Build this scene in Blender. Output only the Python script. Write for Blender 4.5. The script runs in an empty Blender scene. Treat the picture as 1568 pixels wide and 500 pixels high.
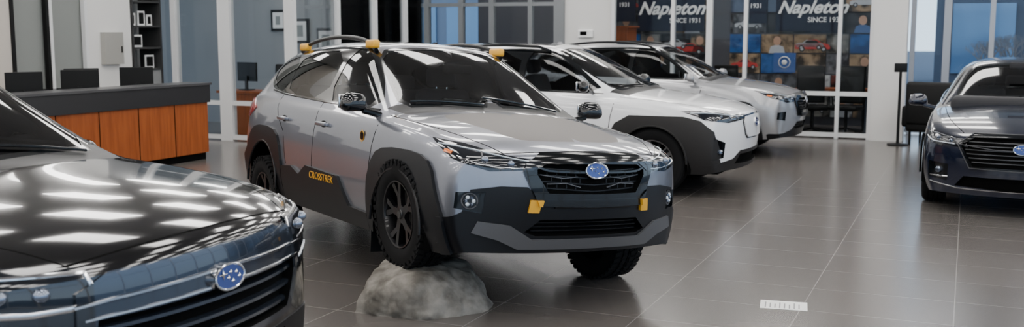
import bpy, bmesh, math, random
from mathutils import Vector, Matrix, geometry, interpolate, noise
from mathutils.bvhtree import BVHTree
random.seed(4)
SC=bpy.context.scene
def link(o,parent=None):
    SC.collection.objects.link(o)
    if parent: o.parent=parent
    return o
# ---------------------------------------------------------------- materials
MATS={}
def mat(name,col=(.5,.5,.5),metal=0,rough=.5,coat=0,emis=None,es=0,spec=.5):
    if name in MATS: return MATS[name]
    m=bpy.data.materials.new(name); m.use_nodes=True
    b=m.node_tree.nodes['Principled BSDF']
    b.inputs['Base Color'].default_value=(*col,1); b.inputs['Metallic'].default_value=metal
    b.inputs['Roughness'].default_value=rough; b.inputs['Coat Weight'].default_value=coat
    b.inputs['Coat Roughness'].default_value=.02; b.inputs['Specular IOR Level'].default_value=spec
    if emis: b.inputs['Emission Color'].default_value=(*emis,1); b.inputs['Emission Strength'].default_value=es
    MATS[name]=m; return m
def noisy(m,scale,c1,c2,bump=0,detail=6,roughvar=None,lo=.35,hi=.65):
    nt=m.node_tree; b=nt.nodes['Principled BSDF']
    tc=nt.nodes.new('ShaderNodeTexCoord'); n=nt.nodes.new('ShaderNodeTexNoise'); n.inputs['Scale'].default_value=scale; n.inputs['Detail'].default_value=detail
    nt.links.new(tc.outputs['Object'],n.inputs['Vector'])
    r=nt.nodes.new('ShaderNodeValToRGB'); r.color_ramp.elements[0].color=(*c1,1); r.color_ramp.elements[1].color=(*c2,1)
    r.color_ramp.elements[0].position=lo; r.color_ramp.elements[1].position=hi
    nt.links.new(n.outputs['Fac'],r.inputs['Fac']); nt.links.new(r.outputs['Color'],b.inputs['Base Color'])
    if bump:
        bp=nt.nodes.new('ShaderNodeBump'); bp.inputs['Strength'].default_value=bump; bp.inputs['Distance'].default_value=.02
        nt.links.new(n.outputs['Fac'],bp.inputs['Height']); nt.links.new(bp.outputs['Normal'],b.inputs['Normal'])
    return m
def glassmat(name,tint,rough=0.0,ior=1.5):
    if name in MATS: return MATS[name]
    m=bpy.data.materials.new(name); m.use_nodes=True; nt=m.node_tree; nt.nodes.clear()
    o=nt.nodes.new('ShaderNodeOutputMaterial'); mx=nt.nodes.new('ShaderNodeMixShader'); t=nt.nodes.new('ShaderNodeBsdfTransparent'); g=nt.nodes.new('ShaderNodeBsdfGlossy'); f=nt.nodes.new('ShaderNodeFresnel')
    t.inputs['Color'].default_value=(*tint,1); g.inputs['Roughness'].default_value=rough; f.inputs['IOR'].default_value=ior
    nt.links.new(f.outputs[0],mx.inputs[0]); nt.links.new(t.outputs[0],mx.inputs[1]); nt.links.new(g.outputs[0],mx.inputs[2]); nt.links.new(mx.outputs[0],o.inputs[0])
    MATS[name]=m; return m
clad=mat('black_cladding',(.0035,.004,.0055),0,.38,spec=.28)
gloss=mat('gloss_black',(.003,.004,.005),0,.12,.5,spec=.3)
dark=mat('dark_void',(.002,.002,.002),0,.8,spec=.05)
interior=mat('interior_dark',(.022,.022,.025),0,.7,spec=.3)
seatm=mat('seat_fabric',(.08,.08,.09),0,.8)
carglass=glassmat('car_glass',(.62,.66,.67),0,1.7)
sideglass=glassmat('side_glass',(.72,.76,.78),0,1.4)
darkglass=glassmat('privacy_glass',(.12,.13,.14),0,1.42)
chrome=mat('chrome',(.70,.71,.73),1,.12)
satin=mat('satin_grey_trim',(.085,.085,.09),.4,.42)
gold=mat('anodised_gold',(.72,.36,.02),.2,.35)
rubber=mat('tyre_rubber',(.006,.006,.0065),0,.75,spec=.15)
rimblk=mat('black_alloy',(.004,.004,.005),0,.3,.2,spec=.3)
rimsil=mat('silver_alloy',(.35,.35,.36),1,.3)
blue=mat('badge_blue',(.005,.025,.18),.3,.15,1)
lens=mat('headlamp_lens',(.008,.010,.014),.2,.08,.8)
led=mat('led_white',(.5,.55,.6),0,.2,1,(.8,.9,1),.1)
proj=mat('projector_lens',(.16,.19,.25),.8,.06,1)
amber=mat('amber_reflector',(.7,.15,.015),0,.2,1)
disc=mat('brake_disc',(.03,.03,.03),.6,.5)
redl=mat('tail_lamp',(.35,.01,.01),0,.1,1)
matte=mat('matte_hood_film',(.115,.104,.098),.1,.5,spec=.3)
white=mat('white_trim_paint',(.78,.78,.77),0,.45)
# ---------------------------------------------------------------- mesh accumulator
class M:
    def __init__(s): s.v=[];s.f=[];s.m=[];s.mats=[]
    def mi(s,m):
        if m not in s.mats: s.mats.append(m)
        return s.mats.index(m)
    def add(s,V,F,m):
        o=len(s.v); s.v+= [tuple(p) for p in V]; i=s.mi(m)
        for f in F: s.f.append([a+o for a in f]); s.m.append(i)
    def box(s,c,d,m,rot=None):
        V=[Vector((x*d[0]/2,y*d[1]/2,z*d[2]/2)) for x in(-1,1) for y in(-1,1) for z in(-1,1)]
        if rot: V=[rot@p for p in V]
        V=[p+Vector(c) for p in V]
        s.add(V,[(0,1,3,2),(4,6,7,5),(0,4,5,1),(2,3,7,6),(0,2,6,4),(1,5,7,3)],m)
    def b2(s,x0,x1,y0,y1,z0,z1,m): s.box(((x0+x1)/2,(y0+y1)/2,(z0+z1)/2),(x1-x0,y1-y0,z1-z0),m)
    def rbox(s,c,d,r,m,rot=None,seg=3,taper=None):
        bm=bmesh.new(); bmesh.ops.create_cube(bm,size=1)
        for v in bm.verts:
            v.co=Vector((v.co.x*d[0],v.co.y*d[1],v.co.z*d[2]))
            if taper and v.co.z>0: v.co.x*=taper[0]; v.co.y*=taper[1]
        bmesh.ops.bevel(bm,geom=list(bm.edges),offset=r,segments=seg,affect='EDGES',profile=.5)
        bm.verts.index_update()
        V=[(rot@v.co if rot else v.co)+Vector(c) for v in bm.verts]; F=[[v.index for v in f.verts] for f in bm.faces]
        bm.free(); s.add(V,F,m)
    def tube(s,P,r,m,n=8,sx=1,closed=False,up=Vector((0,0,1))):
        P=[Vector(p) for p in P]; V=[];F=[];L=len(P)
        for i,p in enumerate(P):
            a=P[(i-1)%L] if (i>0 or closed) else p; b=P[(i+1)%L] if (i<L-1 or closed) else p
            t=(b-a).normalized(); u=up if abs(t.dot(up))<.95 else Vector((1,0,0))
            x=t.cross(u).normalized(); y=x.cross(t)
            for k in range(n):
                A=2*math.pi*(k+.5)/n; V.append(p+x*(math.cos(A)*r*sx)+y*(math.sin(A)*r))
        for i in range(L if closed else L-1):
            for k in range(n):
                F.append((i*n+k,i*n+(k+1)%n,((i+1)%L)*n+(k+1)%n,((i+1)%L)*n+k))
        if not closed: F+=[list(range(n)),list(range((L-1)*n,L*n))[::-1]]
        s.add(V,F,m)
    def lathe(s,prof,m,n=48,c=(0,0,0),axis='y',a0=0,a1=2*math.pi):
        full=abs(a1-a0-2*math.pi)<1e-6; V=[];F=[];K=len(prof); N=n if full else n+1
        for i in range(N):
            A=a0+(a1-a0)*i/n
            for r,h in prof:
                if axis=='y': V.append((c[0]+r*math.cos(A),c[1]+h,c[2]+r*math.sin(A)))
                elif axis=='z': V.append((c[0]+r*math.cos(A),c[1]+r*math.sin(A),c[2]+h))
                else: V.append((c[0]+h,c[1]+r*math.cos(A),c[2]+r*math.sin(A)))
        for i in range(n):
            j=(i+1)%N
            for k in range(K-1): F.append((i*K+k,i*K+k+1,j*K+k+1,j*K+k))
        s.add(V,F,m)
    def mirror(s):
        n=len(s.v); k=len(s.f)
        s.v+=[(x,-y,z) for x,y,z in s.v]
        for i in range(k): s.f.append([a+n for a in s.f[i]][::-1]); s.m.append(s.m[i])
    def build(s,name,parent=None,smooth=True,ang=.6,mirror=False,loc=(0,0,0),rz=0):
        if mirror: s.mirror()
        me=bpy.data.meshes.new(name); me.from_pydata(s.v,[],s.f)
        for m in s.mats: me.materials.append(m)
        me.polygons.foreach_set('material_index',s.m)
        bm=bmesh.new(); bm.from_mesh(me); bmesh.ops.remove_doubles(bm,verts=bm.verts,dist=1e-6); bmesh.ops.recalc_face_normals(bm,faces=bm.faces); bm.to_mesh(me); bm.free()
        if smooth:
            me.polygons.foreach_set('use_smooth',[True]*len(me.polygons)); me.set_sharp_from_angle(angle=ang)
        o=bpy.data.objects.new(name,me); o.location=loc; o.rotation_euler=(0,0,rz)
        return link(o,parent)
# ---------------------------------------------------------------- car body
def lerp(a,b,t): return a+(b-a)*t
def pl(tab,x):
    tab=sorted(tab)
    if x<=tab[0][0]: return tab[0][1]+(x-tab[0][0])
    for (a,b),(c,d) in zip(tab,tab[1:]):
        if x<=c: return b+(d-b)*(x-a)/(c-a)
    return tab[-1][1]+(x-tab[-1][0])
def pl2(prof,z):
    prof=sorted(prof)
    if z<=prof[0][0]: return prof[0][1]
    for (a,b),(c,d) in zip(prof,prof[1:]):
        if z<=c: return b+(d-b)*(z-a)/(c-a)
    return prof[-1][1]
def station(s):
    x,sw,W,zb,ws,zs,w6,z6,z8=s
    k4=(ws-.05,zs+.018)
    pts=[(W-.07,zb),(W-.012,zb+.22*(zs-zb)),(W,zb+.62*(zs-zb)),(ws,zs),k4,(lerp(k4[0],w6,.5)+.012,lerp(k4[1],z6,.5)),(w6,z6),(w6*.55,z8-(z8-z6)*.25),(0,z8)]
    return [Vector((x-sw*(y/.9)**2,-y,z)) for y,z in pts]
def chaikin(P,n=1):
    for _ in range(n):
        Q=[]
        for i,p in enumerate(P):
            q=P[(i+1)%len(P)]; Q+=[p.lerp(q,.25),p.lerp(q,.75)]
        P=Q
    return P
class Car:
    def __init__(s,rootname,table,fprof,rprof,remap,loc,yaw,chz=0,roll=0,pitch=0,lvl=3):
        s.R=remap
        s.root=link(bpy.data.objects.new(rootname,None)); s.root.location=loc; s.root.rotation_euler=(0,0,yaw)
        s.ch=link(bpy.data.objects.new('chassis',None),s.root); s.ch.location=(0,0,chz)
        s.ch.rotation_mode='QUATERNION'; s.ch.rotation_quaternion=(Matrix.Rotation(pitch,3,'Y')@Matrix.Rotation(roll,3,'X')).to_quaternion()
        rows=[station(r) for r in table]; V=[];idx={}
        def add(key,p): idx[key]=len(V); V.append(remap(p)); return idx[key]
        for i,r in enumerate(rows):
            for k,p in enumerate(r): add((i,k),p)
        F=[];n=len(rows)
        for i in range(n-1):
            for k in range(8): F.append([idx[i,k],idx[i+1,k],idx[i+1,k+1],idx[i,k+1]])
        for tag,i,prof in(('f',0,fprof),('r',n-1,rprof)):
            r=rows[i]; key={}
            for a in range(5): key[a,0]=idx[i,a]
            for c in range(5): key[4,c]=idx[i,4+c]
            for a in range(4):
                for c in range(1,5):
                    fy=abs(r[4+c].y)/abs(r[4].y); y=abs(r[a].y)*fy; xs=r[a].x
                    z=r[a].z+(r[4+c].z-r[4].z)*(a/4.)**2
                    xc=pl2(prof,z); x=xc-(xc-xs)*fy**2.6
                    key[a,c]=add((tag,a,c),Vector((x,-y,z)))
            for a in range(4):
                for c in range(4):
                    q=[key[a,c],key[a+1,c],key[a+1,c+1],key[a,c+1]]
                    F.append(q if tag=='f' else q[::-1])
        bm=bmesh.new(); bv=[bm.verts.new(p) for p in V]
        for f in F: bm.faces.new([bv[a] for a in f])
        geom=list(bm.verts)+list(bm.edges)+list(bm.faces)
        d=bmesh.ops.duplicate(bm,geom=geom)['geom']
        nf=[]
        for g in d:
            if isinstance(g,bmesh.types.BMVert): g.co.y*=-1
            if isinstance(g,bmesh.types.BMFace): nf.append(g)
        bmesh.ops.reverse_faces(bm,faces=nf)
        bmesh.ops.remove_doubles(bm,verts=bm.verts,dist=1e-5)
        bmesh.ops.recalc_face_normals(bm,faces=bm.faces)
        top=max(bm.faces,key=lambda f:f.calc_center_median().z)
        if top.normal.z<0: bmesh.ops.reverse_faces(bm,faces=bm.faces)
        me=bpy.data.meshes.new('cage'); bm.to_mesh(me); bm.free()
        o=bpy.data.objects.new('cage',me); SC.collection.objects.link(o)
        md=o.modifiers.new('s','SUBSURF'); md.levels=lvl; md.render_levels=lvl
        dg=bpy.context.evaluated_depsgraph_get(); ev=o.evaluated_get(dg); me2=bpy.data.meshes.new_from_object(ev)
        s.base=bmesh.new(); s.base.from_mesh(me2); s.base.normal_update()
        bpy.data.objects.remove(o)
        s.base.verts.ensure_lookup_table(); s.base.faces.ensure_lookup_table()
        s.bvh=BVHTree.FromBMesh(s.base)
        s.bm=s.base.copy()
        bmesh.ops.delete(s.bm,geom=[f for f in s.bm.faces if f.calc_center_median().y>1e-4],context='FACES')
        s.lay=s.bm.faces.layers.int.new('cand'); s.sid=0; s.mats=[]
    def mi(s,m):
        if m not in s.mats: s.mats.append(m)
        return s.mats.index(m)
    def snorm(s,p):
        loc,nr,i,dd=s.bvh.find_nearest(p)
        f=s.base.faces[i]; w=interpolate.poly_3d_calc([v.co for v in f.verts],loc)
        n=Vector((0,0,0))
        for v,a in zip(f.verts,w): n+=v.normal*a
        return n.normalized() if n.length>1e-6 else nr
    def hit(s,p,d):
        d=Vector(d).normalized(); p=Vector(p)
        r=s.bvh.ray_cast(p+d*3,-d)
        if r[0] is None:
            r=s.bvh.find_nearest(p)
        return r[0],s.snorm(r[0])
    def stamp(s,pts,d,m,off=0,sm=0,nd=.1,zone=None,delete=False,raw=False):
        bm=s.bm; lay=s.lay; s.sid+=1; sid=s.sid
        d=Vector(d).normalized()
        u=Vector((1,0,0)) if abs(d.z)>.99 else Vector((0,0,1)).cross(d).normalized(); v=d.cross(u)
        P3=[Vector(p) if raw else s.R(Vector(p)) for p in pts]
        if sm: P3=chaikin(P3,sm)
        P=[Vector((p.dot(u),p.dot(v))) for p in P3]
        x0=min(p.x for p in P);x1=max(p.x for p in P);y0=min(p.y for p in P);y1=max(p.y for p in P)
        def bb(f):
            xs=[w.co.dot(u) for w in f.verts]; ys=[w.co.dot(v) for w in f.verts]
            return min(xs),max(xs),min(ys),max(ys)
        cand={}
        for f in bm.faces:
            if f.normal.dot(d)>nd:
                b=bb(f)
                if b[1]>x0 and b[0]<x1 and b[3]>y0 and b[2]<y1 and (zone is None or zone(f.calc_center_median())):
                    f[lay]=sid; cand[f]=b
        N=len(P)
        for i in range(N):
            a=P[i];b=P[(i+1)%N]
            if (a-b).length<1e-5: continue
            e=1e-4
            sx0,sx1=min(a.x,b.x)-e,max(a.x,b.x)+e; sy0,sy1=min(a.y,b.y)-e,max(a.y,b.y)+e
            loc=[f for f,q in cand.items() if f.is_valid and q[1]>=sx0 and q[0]<=sx1 and q[3]>=sy0 and q[2]<=sy1]
            if not loc: continue
            t=(b-a).normalized(); no=u*(-t.y)+v*t.x; co=u*a.x+v*a.y
            E=set();W=set()
            for f in loc: E.update(f.edges); W.update(f.verts)
            r=bmesh.ops.bisect_plane(bm,geom=loc+list(E)+list(W),dist=1e-5,plane_co=co,plane_no=no)
            new=set(loc)
            for g in r['geom_cut']:
                if isinstance(g,bmesh.types.BMEdge) or isinstance(g,bmesh.types.BMVert):
                    new.update(g.link_faces)
            for f in list(cand):
                if not f.is_valid: del cand[f]
            for f in new:
                if f.is_valid and f[lay]==sid: cand[f]=bb(f)
        ins=[]; mi=s.mi(m) if m else 0
        for f in cand:
            if not f.is_valid: continue
            c=f.calc_center_median(); p=(c.dot(u),c.dot(v)); inside=False
            for i in range(N):
                a=P[i];b=P[(i+1)%N]
                if (a.y>p[1])!=(b.y>p[1]) and p[0]<(b.x-a.x)*(p[1]-a.y)/(b.y-a.y)+a.x: inside=not inside
            if inside: ins.append(f)
        if delete:
            bmesh.ops.delete(bm,geom=ins,context='FACES'); return
        for f in ins: f.material_index=mi
        if off: s.shell(ins,off,mi)
    def shell(s,faces,off,mi):
        bm=s.bm; S=set(faces); vm={}
        for f in faces:
            for v in f.verts:
                if v not in vm:
                    n=s.snorm(v.co); p=v.co+n*off
                    if abs(v.co.y)<1e-4: p.y=0
                    vm[v]=p
        nv={v:bm.verts.new(p) for v,p in vm.items()}
        walls=[]
        for f in faces:
            for l in f.loops:
                e=l.edge
                if len([g for g in e.link_faces if g in S])==1:
                    a,b=l.vert,l.link_loop_next.vert
                    if abs(a.co.y)<1e-4 and abs(b.co.y)<1e-4: continue
                    walls.append((a,b))
        newf=[[nv[v] for v in f.verts] for f in faces]; ml=[f.material_index for f in faces]
        for a,b in walls:
            try: g=bm.faces.new([a,b,nv[b],nv[a]]); g.material_index=mi
            except ValueError: pass
        for q,k in zip(newf,ml):
            try: g=bm.faces.new(q); g.material_index=k
            except ValueError: pass
        bmesh.ops.delete(bm,geom=list(faces),context='FACES_ONLY')
        bm.normal_update()
    def ribbon(s,acc,pts,d,w,h,m,off=0,closed=False,step=.03,sm=0,raw=False):
        P=[Vector(p) if raw else s.R(Vector(p)) for p in pts]
        if sm:
            if closed: P=chaikin(P,sm)
            else:
                for _ in range(sm):
                    Q=[P[0]]
                    for a,b in zip(P,P[1:]): Q+=[a.lerp(b,.25),a.lerp(b,.75)]
                    P=Q+[P[-1]]
        L=[]
        for i in range(len(P) if closed else len(P)-1):
            a=P[i];b=P[(i+1)%len(P)]; k=max(1,int((a-b).length/step))
            L+=[a.lerp(b,j/k) for j in range(k)]
        if not closed: L.append(P[-1])
        H=[s.hit(p,d) for p in L]; H=[(p+n*off,n) for p,n in H]; n=len(H); V=[];F=[]
        for i,(p,nn) in enumerate(H):
            a=H[(i-1)%n][0] if(i>0 or closed) else p; b=H[(i+1)%n][0] if(i<n-1 or closed) else p
            t=(b-a).normalized(); x=nn.cross(t).normalized()
            V+=[p-x*w/2-nn*.006,p-x*w/2+nn*h*.6,p-x*w*.3+nn*h,p+x*w*.3+nn*h,p+x*w/2+nn*h*.6,p+x*w/2-nn*.006]
        for i in range(n if closed else n-1):
            j=(i+1)%n
            for k in range(6): F.append((i*6+k,i*6+(k+1)%6,j*6+(k+1)%6,j*6+k))
        if not closed: F+=[tuple(range(6)),tuple(range((n-1)*6,n*6))]
        acc.add(V,F,m)
    def finish(s,paint):
        bm=s.bm
        for f in bm.faces: f.normal_update()
        def emit(name,faces,mats,inner=0):
            V=[];F=[];mi=[];N=[];vid={}
            for f in faces:
                fn=f.normal; ids=[];nn=[]
                for v in f.verts:
                    if v not in vid:
                        sn=s.snorm(v.co); vid[v]=(len(V),sn); V.append(v.co-sn*inner)
                    ids.append(vid[v][0]); sn=vid[v][1]
                    nn.append(sn if sn.dot(fn)>.8 else fn)
                F.append(ids);mi.append(f.material_index);N+=nn
            o=len(V); k=len(F)
            V+=[Vector((p.x,-p.y,p.z)) for p in V]
            pos=0
            for i in range(k):
                L=len(F[i]); F.append([a+o for a in F[i]][::-1]); mi.append(mi[i])
                N+=[Vector((q.x,-q.y,q.z)) for q in N[pos:pos+L]][::-1]; pos+=L
            me=bpy.data.meshes.new(name); me.from_pydata(V,[],F)
            for m in mats: me.materials.append(m)
            me.polygons.foreach_set('material_index',mi if len(mats)>1 else [0]*len(mi))
            me.polygons.foreach_set('use_smooth',[True]*len(F))
            if not inner: me.normals_split_custom_set([tuple(n) for n in N])
            return link(bpy.data.objects.new(name,me),s.ch)
        gi=[s.mats.index(g) for g in (carglass,darkglass,sideglass) if g in s.mats]
        gf=[f for f in bm.faces if f.material_index in gi]; bf=[f for f in bm.faces if f.material_index not in gi]
        emit('body_shell',bf,s.mats); emit('window_glass',gf,s.mats); emit('inner_lining',[f for f in bf if f.calc_center_median().z>.5 and f.calc_center_median().x<s.R(Vector((-.4,0,1))).x],[interior],.025)
def side(L,y=-.9): return [(x,y,z) for x,z in L]
def frt(L,x=.9): return [(x,y,z) for y,z in L]
def circ(cx,cz,r,zlow):
    P=[(cx+r*math.cos(a),cz+r*math.sin(a)) for a in [math.radians(t) for t in range(-6,187,8)]]
    return [(cx+r+.002,zlow)]+P+[(cx-r-.002,zlow)]
def ball(c,r,n=10):
    V=[];F=[];K=n//2+1
    for i in range(K):
        th=math.pi*i/(K-1)
        for j in range(n): V.append(Vector(c)+Vector((r[0]*math.sin(th)*math.cos(2*math.pi*j/n),r[1]*math.sin(th)*math.sin(2*math.pi*j/n),r[2]*math.cos(th))))
    for i in range(K-1):
        for j in range(n): F.append((i*n+j,i*n+(j+1)%n,(i+1)*n+(j+1)%n,(i+1)*n+j))
    return V,F
def wheel(name,parent,loc,R,rim,style,facing,spokem,at=False,steer=0,wd=.225):
    a=M(); h=wd/2; r0=rim
    prof=[(r0-.005,-h+.015),(r0+.02,-h),(r0+.06,-h-.004),(R-.03,-h),(R-.008,-h+.018),(R,-h+.04)]
    for g in (-.045,0,.045): prof+=[(R,g-.006),(R-.009,g-.005),(R-.009,g+.005),(R,g+.006)]
    prof+=[(R,h-.04),(R-.008,h-.018),(R-.03,h),(r0+.06,h+.004),(r0+.02,h),(r0-.005,h-.015)]
    a.lathe(prof,rubber,64)
    if at:
        n=44
        for j in range(n):
            for kk,(yy,ww) in enumerate(((-h+.022,.05),(-.032,.035),(.032,.035),(h-.022,.05))):
                A=2*math.pi*(j+(kk%2)*.5)/n
                rot=Matrix.Rotation(-A,3,'Y')
                rr=R+.001 if kk in(1,2) else R-.003
                a.box((rr*math.cos(A),yy,rr*math.sin(A)),(.016,ww,2*math.pi*R/n*.66),rubber,rot@Matrix.Rotation(.25*(1 if kk%2 else -1),3,'X'))
        for j in range(36):
            A=2*math.pi*j/36; a.box(((R-.022)*math.cos(A),-h-.001,(R-.022)*math.sin(A)),(.03,.008,.03),rubber,Matrix.Rotation(-A,3,'Y'))
    a.lathe([(r0,-h+.018),(r0-.004,-h+.006),(r0-.014,-h+.008),(r0-.02,-h+.03),(r0-.035,-.02),(r0-.035,h-.02)],spokem,56)
    a.lathe([(0,.01),(.155,.01),(.155,-.01),(0,-.01)],disc,40)
    a.lathe([(0,.06),(r0-.03,.06)],dark,32)
    yo=-h+.03
    a.lathe([(0,yo-.012),(.03,yo-.012),(.034,yo-.004),(.06,yo),(.065,yo+.03)],spokem,24)
    a.lathe([(0,yo-.0135),(.024,yo-.0135)],chrome if style!='at' else gloss,20)
    n=5
    for j in range(n):
        A0=2*math.pi*j/n+math.pi/2+.2
        def bar(r1,w1,A1,r2,w2,A2,y1,y2,th=.03,m=spokem):
            def pt(r,A,w,sg,y):
                t=Vector((-math.sin(A),0,math.cos(A))); return Vector((r*math.cos(A),y,r*math.sin(A)))+t*w*sg
            V=[pt(r1,A1,w1,-1,y1),pt(r1,A1,w1,1,y1),pt(r2,A2,w2,1,y2),pt(r2,A2,w2,-1,y2)]
            V+=[p+Vector((0,th,0)) for p in V]
            a.add(V,[(0,1,2,3),(4,7,6,5),(0,4,5,1),(1,5,6,2),(2,6,7,3),(3,7,4,0)],m)
        if style=='at':
            bar(.045,.026,A0,.125,.024,A0,yo-.002,yo)
            bar(.115,.016,A0-.08,r0-.008,.02,A0-.24,yo,yo-.012); bar(.115,.016,A0+.08,r0-.008,.02,A0+.24,yo,yo-.012)
        elif style=='twin':
            bar(.045,.014,A0-.25,r0-.008,.016,A0-.12,yo,yo-.008); bar(.045,.014,A0+.25,r0-.008,.016,A0+.12,yo,yo-.008)
            bar(.055,.008,A0+.63,r0-.008,.010,A0+.63,yo+.01,yo)
        elif style=='aero':
            bar(.045,.030,A0,r0-.008,.050,A0+.1,yo,yo-.008); bar(.06,.012,A0+.05,r0-.012,.022,A0+.15,yo-.001,yo-.010,.002,rimblk)
            bar(.05,.012,A0+.63,r0-.008,.02,A0+.70,yo+.01,yo,.03,rimblk)
        else:
            bar(.045,.022,A0,r0-.008,.038,A0,yo,yo-.008); bar(.05,.01,A0+.63,r0-.008,.012,A0+.63,yo+.01,yo)
    o=a.build(name,parent,ang=.5); o.location=loc
    o.rotation_euler=(0,0,(0 if facing<0 else math.pi)+steer)
    return o
def badge(car,z,acc,sc=1.0,out=.012):
    p,n=car.hit((1,0,z),(1,0,0)); p=p+n*out
    t=Vector((0,1,0)); up=n.cross(t).normalized(); 
    if up.z<0: up=-up
    def E(rx,rz,o,k=40): return [p+t*rx*math.cos(2*math.pi*i/k)+up*rz*math.sin(2*math.pi*i/k)+n*o for i in range(k)]
    rx,rz=.085*sc,.050*sc
    A=E(rx,rz,-.02);B=E(rx,rz,.006);C=E(rx*.9,rz*.88,.010);k=40
    acc.add(A+B,[(i,(i+1)%k,k+(i+1)%k,k+i) for i in range(k)],chrome)
    acc.add(C,[list(range(k))],blue)
    acc.tube(E(rx*.95,rz*.94,.010),.0048*sc,chrome,8,closed=True)
    for (dy,dz,r) in((-.45,.25,.26),(.05,.35,.13),(.42,.25,.13),(.6,-.12,.13),(.15,-.35,.13),(-.12,-.05,.13)):
        c=p+t*dy*rx+up*dz*rz+n*.013; V=[]
        for i in range(8):
            A=math.pi*i/4; rr=(r if i%2==0 else r*.3)*rx*.9; V.append(c+t*rr*math.cos(A)*1.15+up*rr*math.sin(A))
        V.append(c+n*.004); acc.add(V,[(i,(i+1)%8,8) for i in range(8)],chrome)
def common(car,paint,P):
    car.mi(paint)
    car.stamp(side(P['dlo']),(0,-1,0),gloss,sm=1)
    for i,w in enumerate(P['win']): car.stamp(side(w),(0,-1,0),sideglass if i==0 else darkglass,sm=1,off=-.004)
    car.stamp(P['cowl'],(0,0,1),clad)
    car.stamp(P['ws'],(.5,0,.86),gloss,sm=1)
    car.stamp(P['ws2'],(.5,0,.86),carglass,sm=1,off=-.003)
    car.stamp(P['rg'],(-.8,0,.6),darkglass,sm=1)
    if 'roof' in P: car.stamp(P['roof'],(0,0,1),gloss,sm=1)
def arches(car,P,cl=None):
    wb=P['wb']; zr=P['zr']; ro=P['ro']
    if cl:
        for k,c in enumerate(cl): car.stamp(side(c),(0,-1,0),P['clm'],off=P.get('clo',.016),raw=True,nd=.25,zone=lambda c:c.y<-.4,sm=1 if (k<2 and P.get('clsm')) else 0)
    for cx in (0,-wb):
        car.stamp(side(circ(cx,zr,ro,.02)),(0,-1,0),None,delete=True,raw=True,nd=-.5,zone=lambda c:c.y<-.35)
    a=M()
    for cx in(0,-wb):
        r=ro+.012
        a.lathe([(r,-P['W']+.02),(r+.03,-P['W']+.05),(r+.03,-.50),(.02,-.50)],dark,28,(cx,0,zr),'y',-.25,math.pi+.25)
        a.tube([(cx+(ro+.0)*math.cos(t),-P['W']+.004+P.get('lipy',0),zr+(ro)*math.sin(t)) for t in [math.pi*j/24 for j in range(25)]],.011,P['clm'] if cl else dark,6)
    a.build('wheel_liner',car.ch,mirror=True)
    b=M(); b.b2(-wb+.45,-.45,-.82,.82,P['zf'],P['zf']+.10,dark); b.b2(-wb-.70,.62,-.49,.49,P['zf']+.02,P['zf']+.25,dark)
    b.build('underbody',car.ch)
def cabin(car,P):
    R=lambda x,y,z: car.R(Vector((x,y,z)))
    a=M(); z0=P.get('seat',.62)
    def sz(x): return R(x,0,1).x
    for y in (-.37,.37):
        X=sz(-1.55); a.rbox((X+.1,y,z0),(.55,.5,.2),.06,seatm); a.rbox((X-.22,y,z0+.32),(.16,.48,.62),.06,seatm,Matrix.Rotation(-.3,3,'Y')); a.rbox((X-.335,y,z0+.72),(.11,.26,.17),.04,seatm,Matrix.Rotation(-.2,3,'Y'))
        a.tube([(X-.31,y-.05,z0+.6),(X-.31,y-.05,z0+.68)],.01,chrome); a.tube([(X-.31,y+.05,z0+.6),(X-.31,y+.05,z0+.68)],.01,chrome)
    X=sz(-2.45); a.rbox((X+.15,0,z0+.02),(.5,1.25,.2),.06,seatm); a.rbox((X-.16,0,z0+.32),(.16,1.22,.58),.06,seatm,Matrix.Rotation(-.32,3,'Y'))
    for y in(-.4,0,.4): a.rbox((X-.27,y,z0+.66),(.1,.24,.14),.035,seatm)
    zc=R(0,0,1.10).z
    a.rbox((sz(-.66),0,zc-.13),(.62,1.36,.22),.07,interior); a.rbox((sz(-.88),0,zc-.02),(.05,.28,.2),.015,gloss)
    a.rbox((sz(-1.0),0,z0-.02),(.9,.24,.24),.05,interior)
    a.build('interior_seats',car.ch)
    s=M(); c=Vector((sz(-1.0),.37,zc-.10)); rot=Matrix.Rotation(-.45,3,'Y')
    s.tube([c+rot@Vector((0,.185*math.cos(t),.185*math.sin(t))) for t in [2*math.pi*i/32 for i in range(32)]],.014,interior,8,closed=True)
    s.rbox(c,(.05,.14,.1),.02,interior,rot)
    for q in((.17,0),(-.17,0),(0,-.17)): s.tube([c,c+rot@Vector((0,q[0],q[1]))],.014,interior)
    s.tube([c,c+Vector((.35,0,-.12))],.03,interior)
    s.rbox((sz(-.98)+.06,0,zc+.30),(.03,.24,.07),.012,interior)
    s.build('steering_wheel',car.ch)
    f=M(); f.b2(sz(-3.1),sz(-.5),-.76,.76,.36,.44,interior); f.build('cabin_floor',car.ch)
def mirrors(car,P,cap):
    a=M(); x,y,z=P['mir']
    a.rbox((x,-y,z),(.13,.215,.13),.055,cap,Matrix.Rotation(.22,3,'Z'),5,(.72,.80))
    a.rbox((x-.065,-y-.01,z),(.02,.16,.095),.009,chrome,Matrix.Rotation(.14,3,'Z'))
    a.tube([(x+.02,-y+.06,z-.055),(x+.03,-y+.19,z-.085)],.022,cap,10)
    a.build('door_mirror',car.ch,mirror=True)
def fin(car,x,m):
    p,n=car.hit(car.R(Vector((x,0,2))),(0,0,1)); a=M()
    a.rbox((p.x,0,p.z+.025),(.16,.04,.09),.018,m,None,3,(.35,.5)); a.build('antenna_fin',car.ch)
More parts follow.
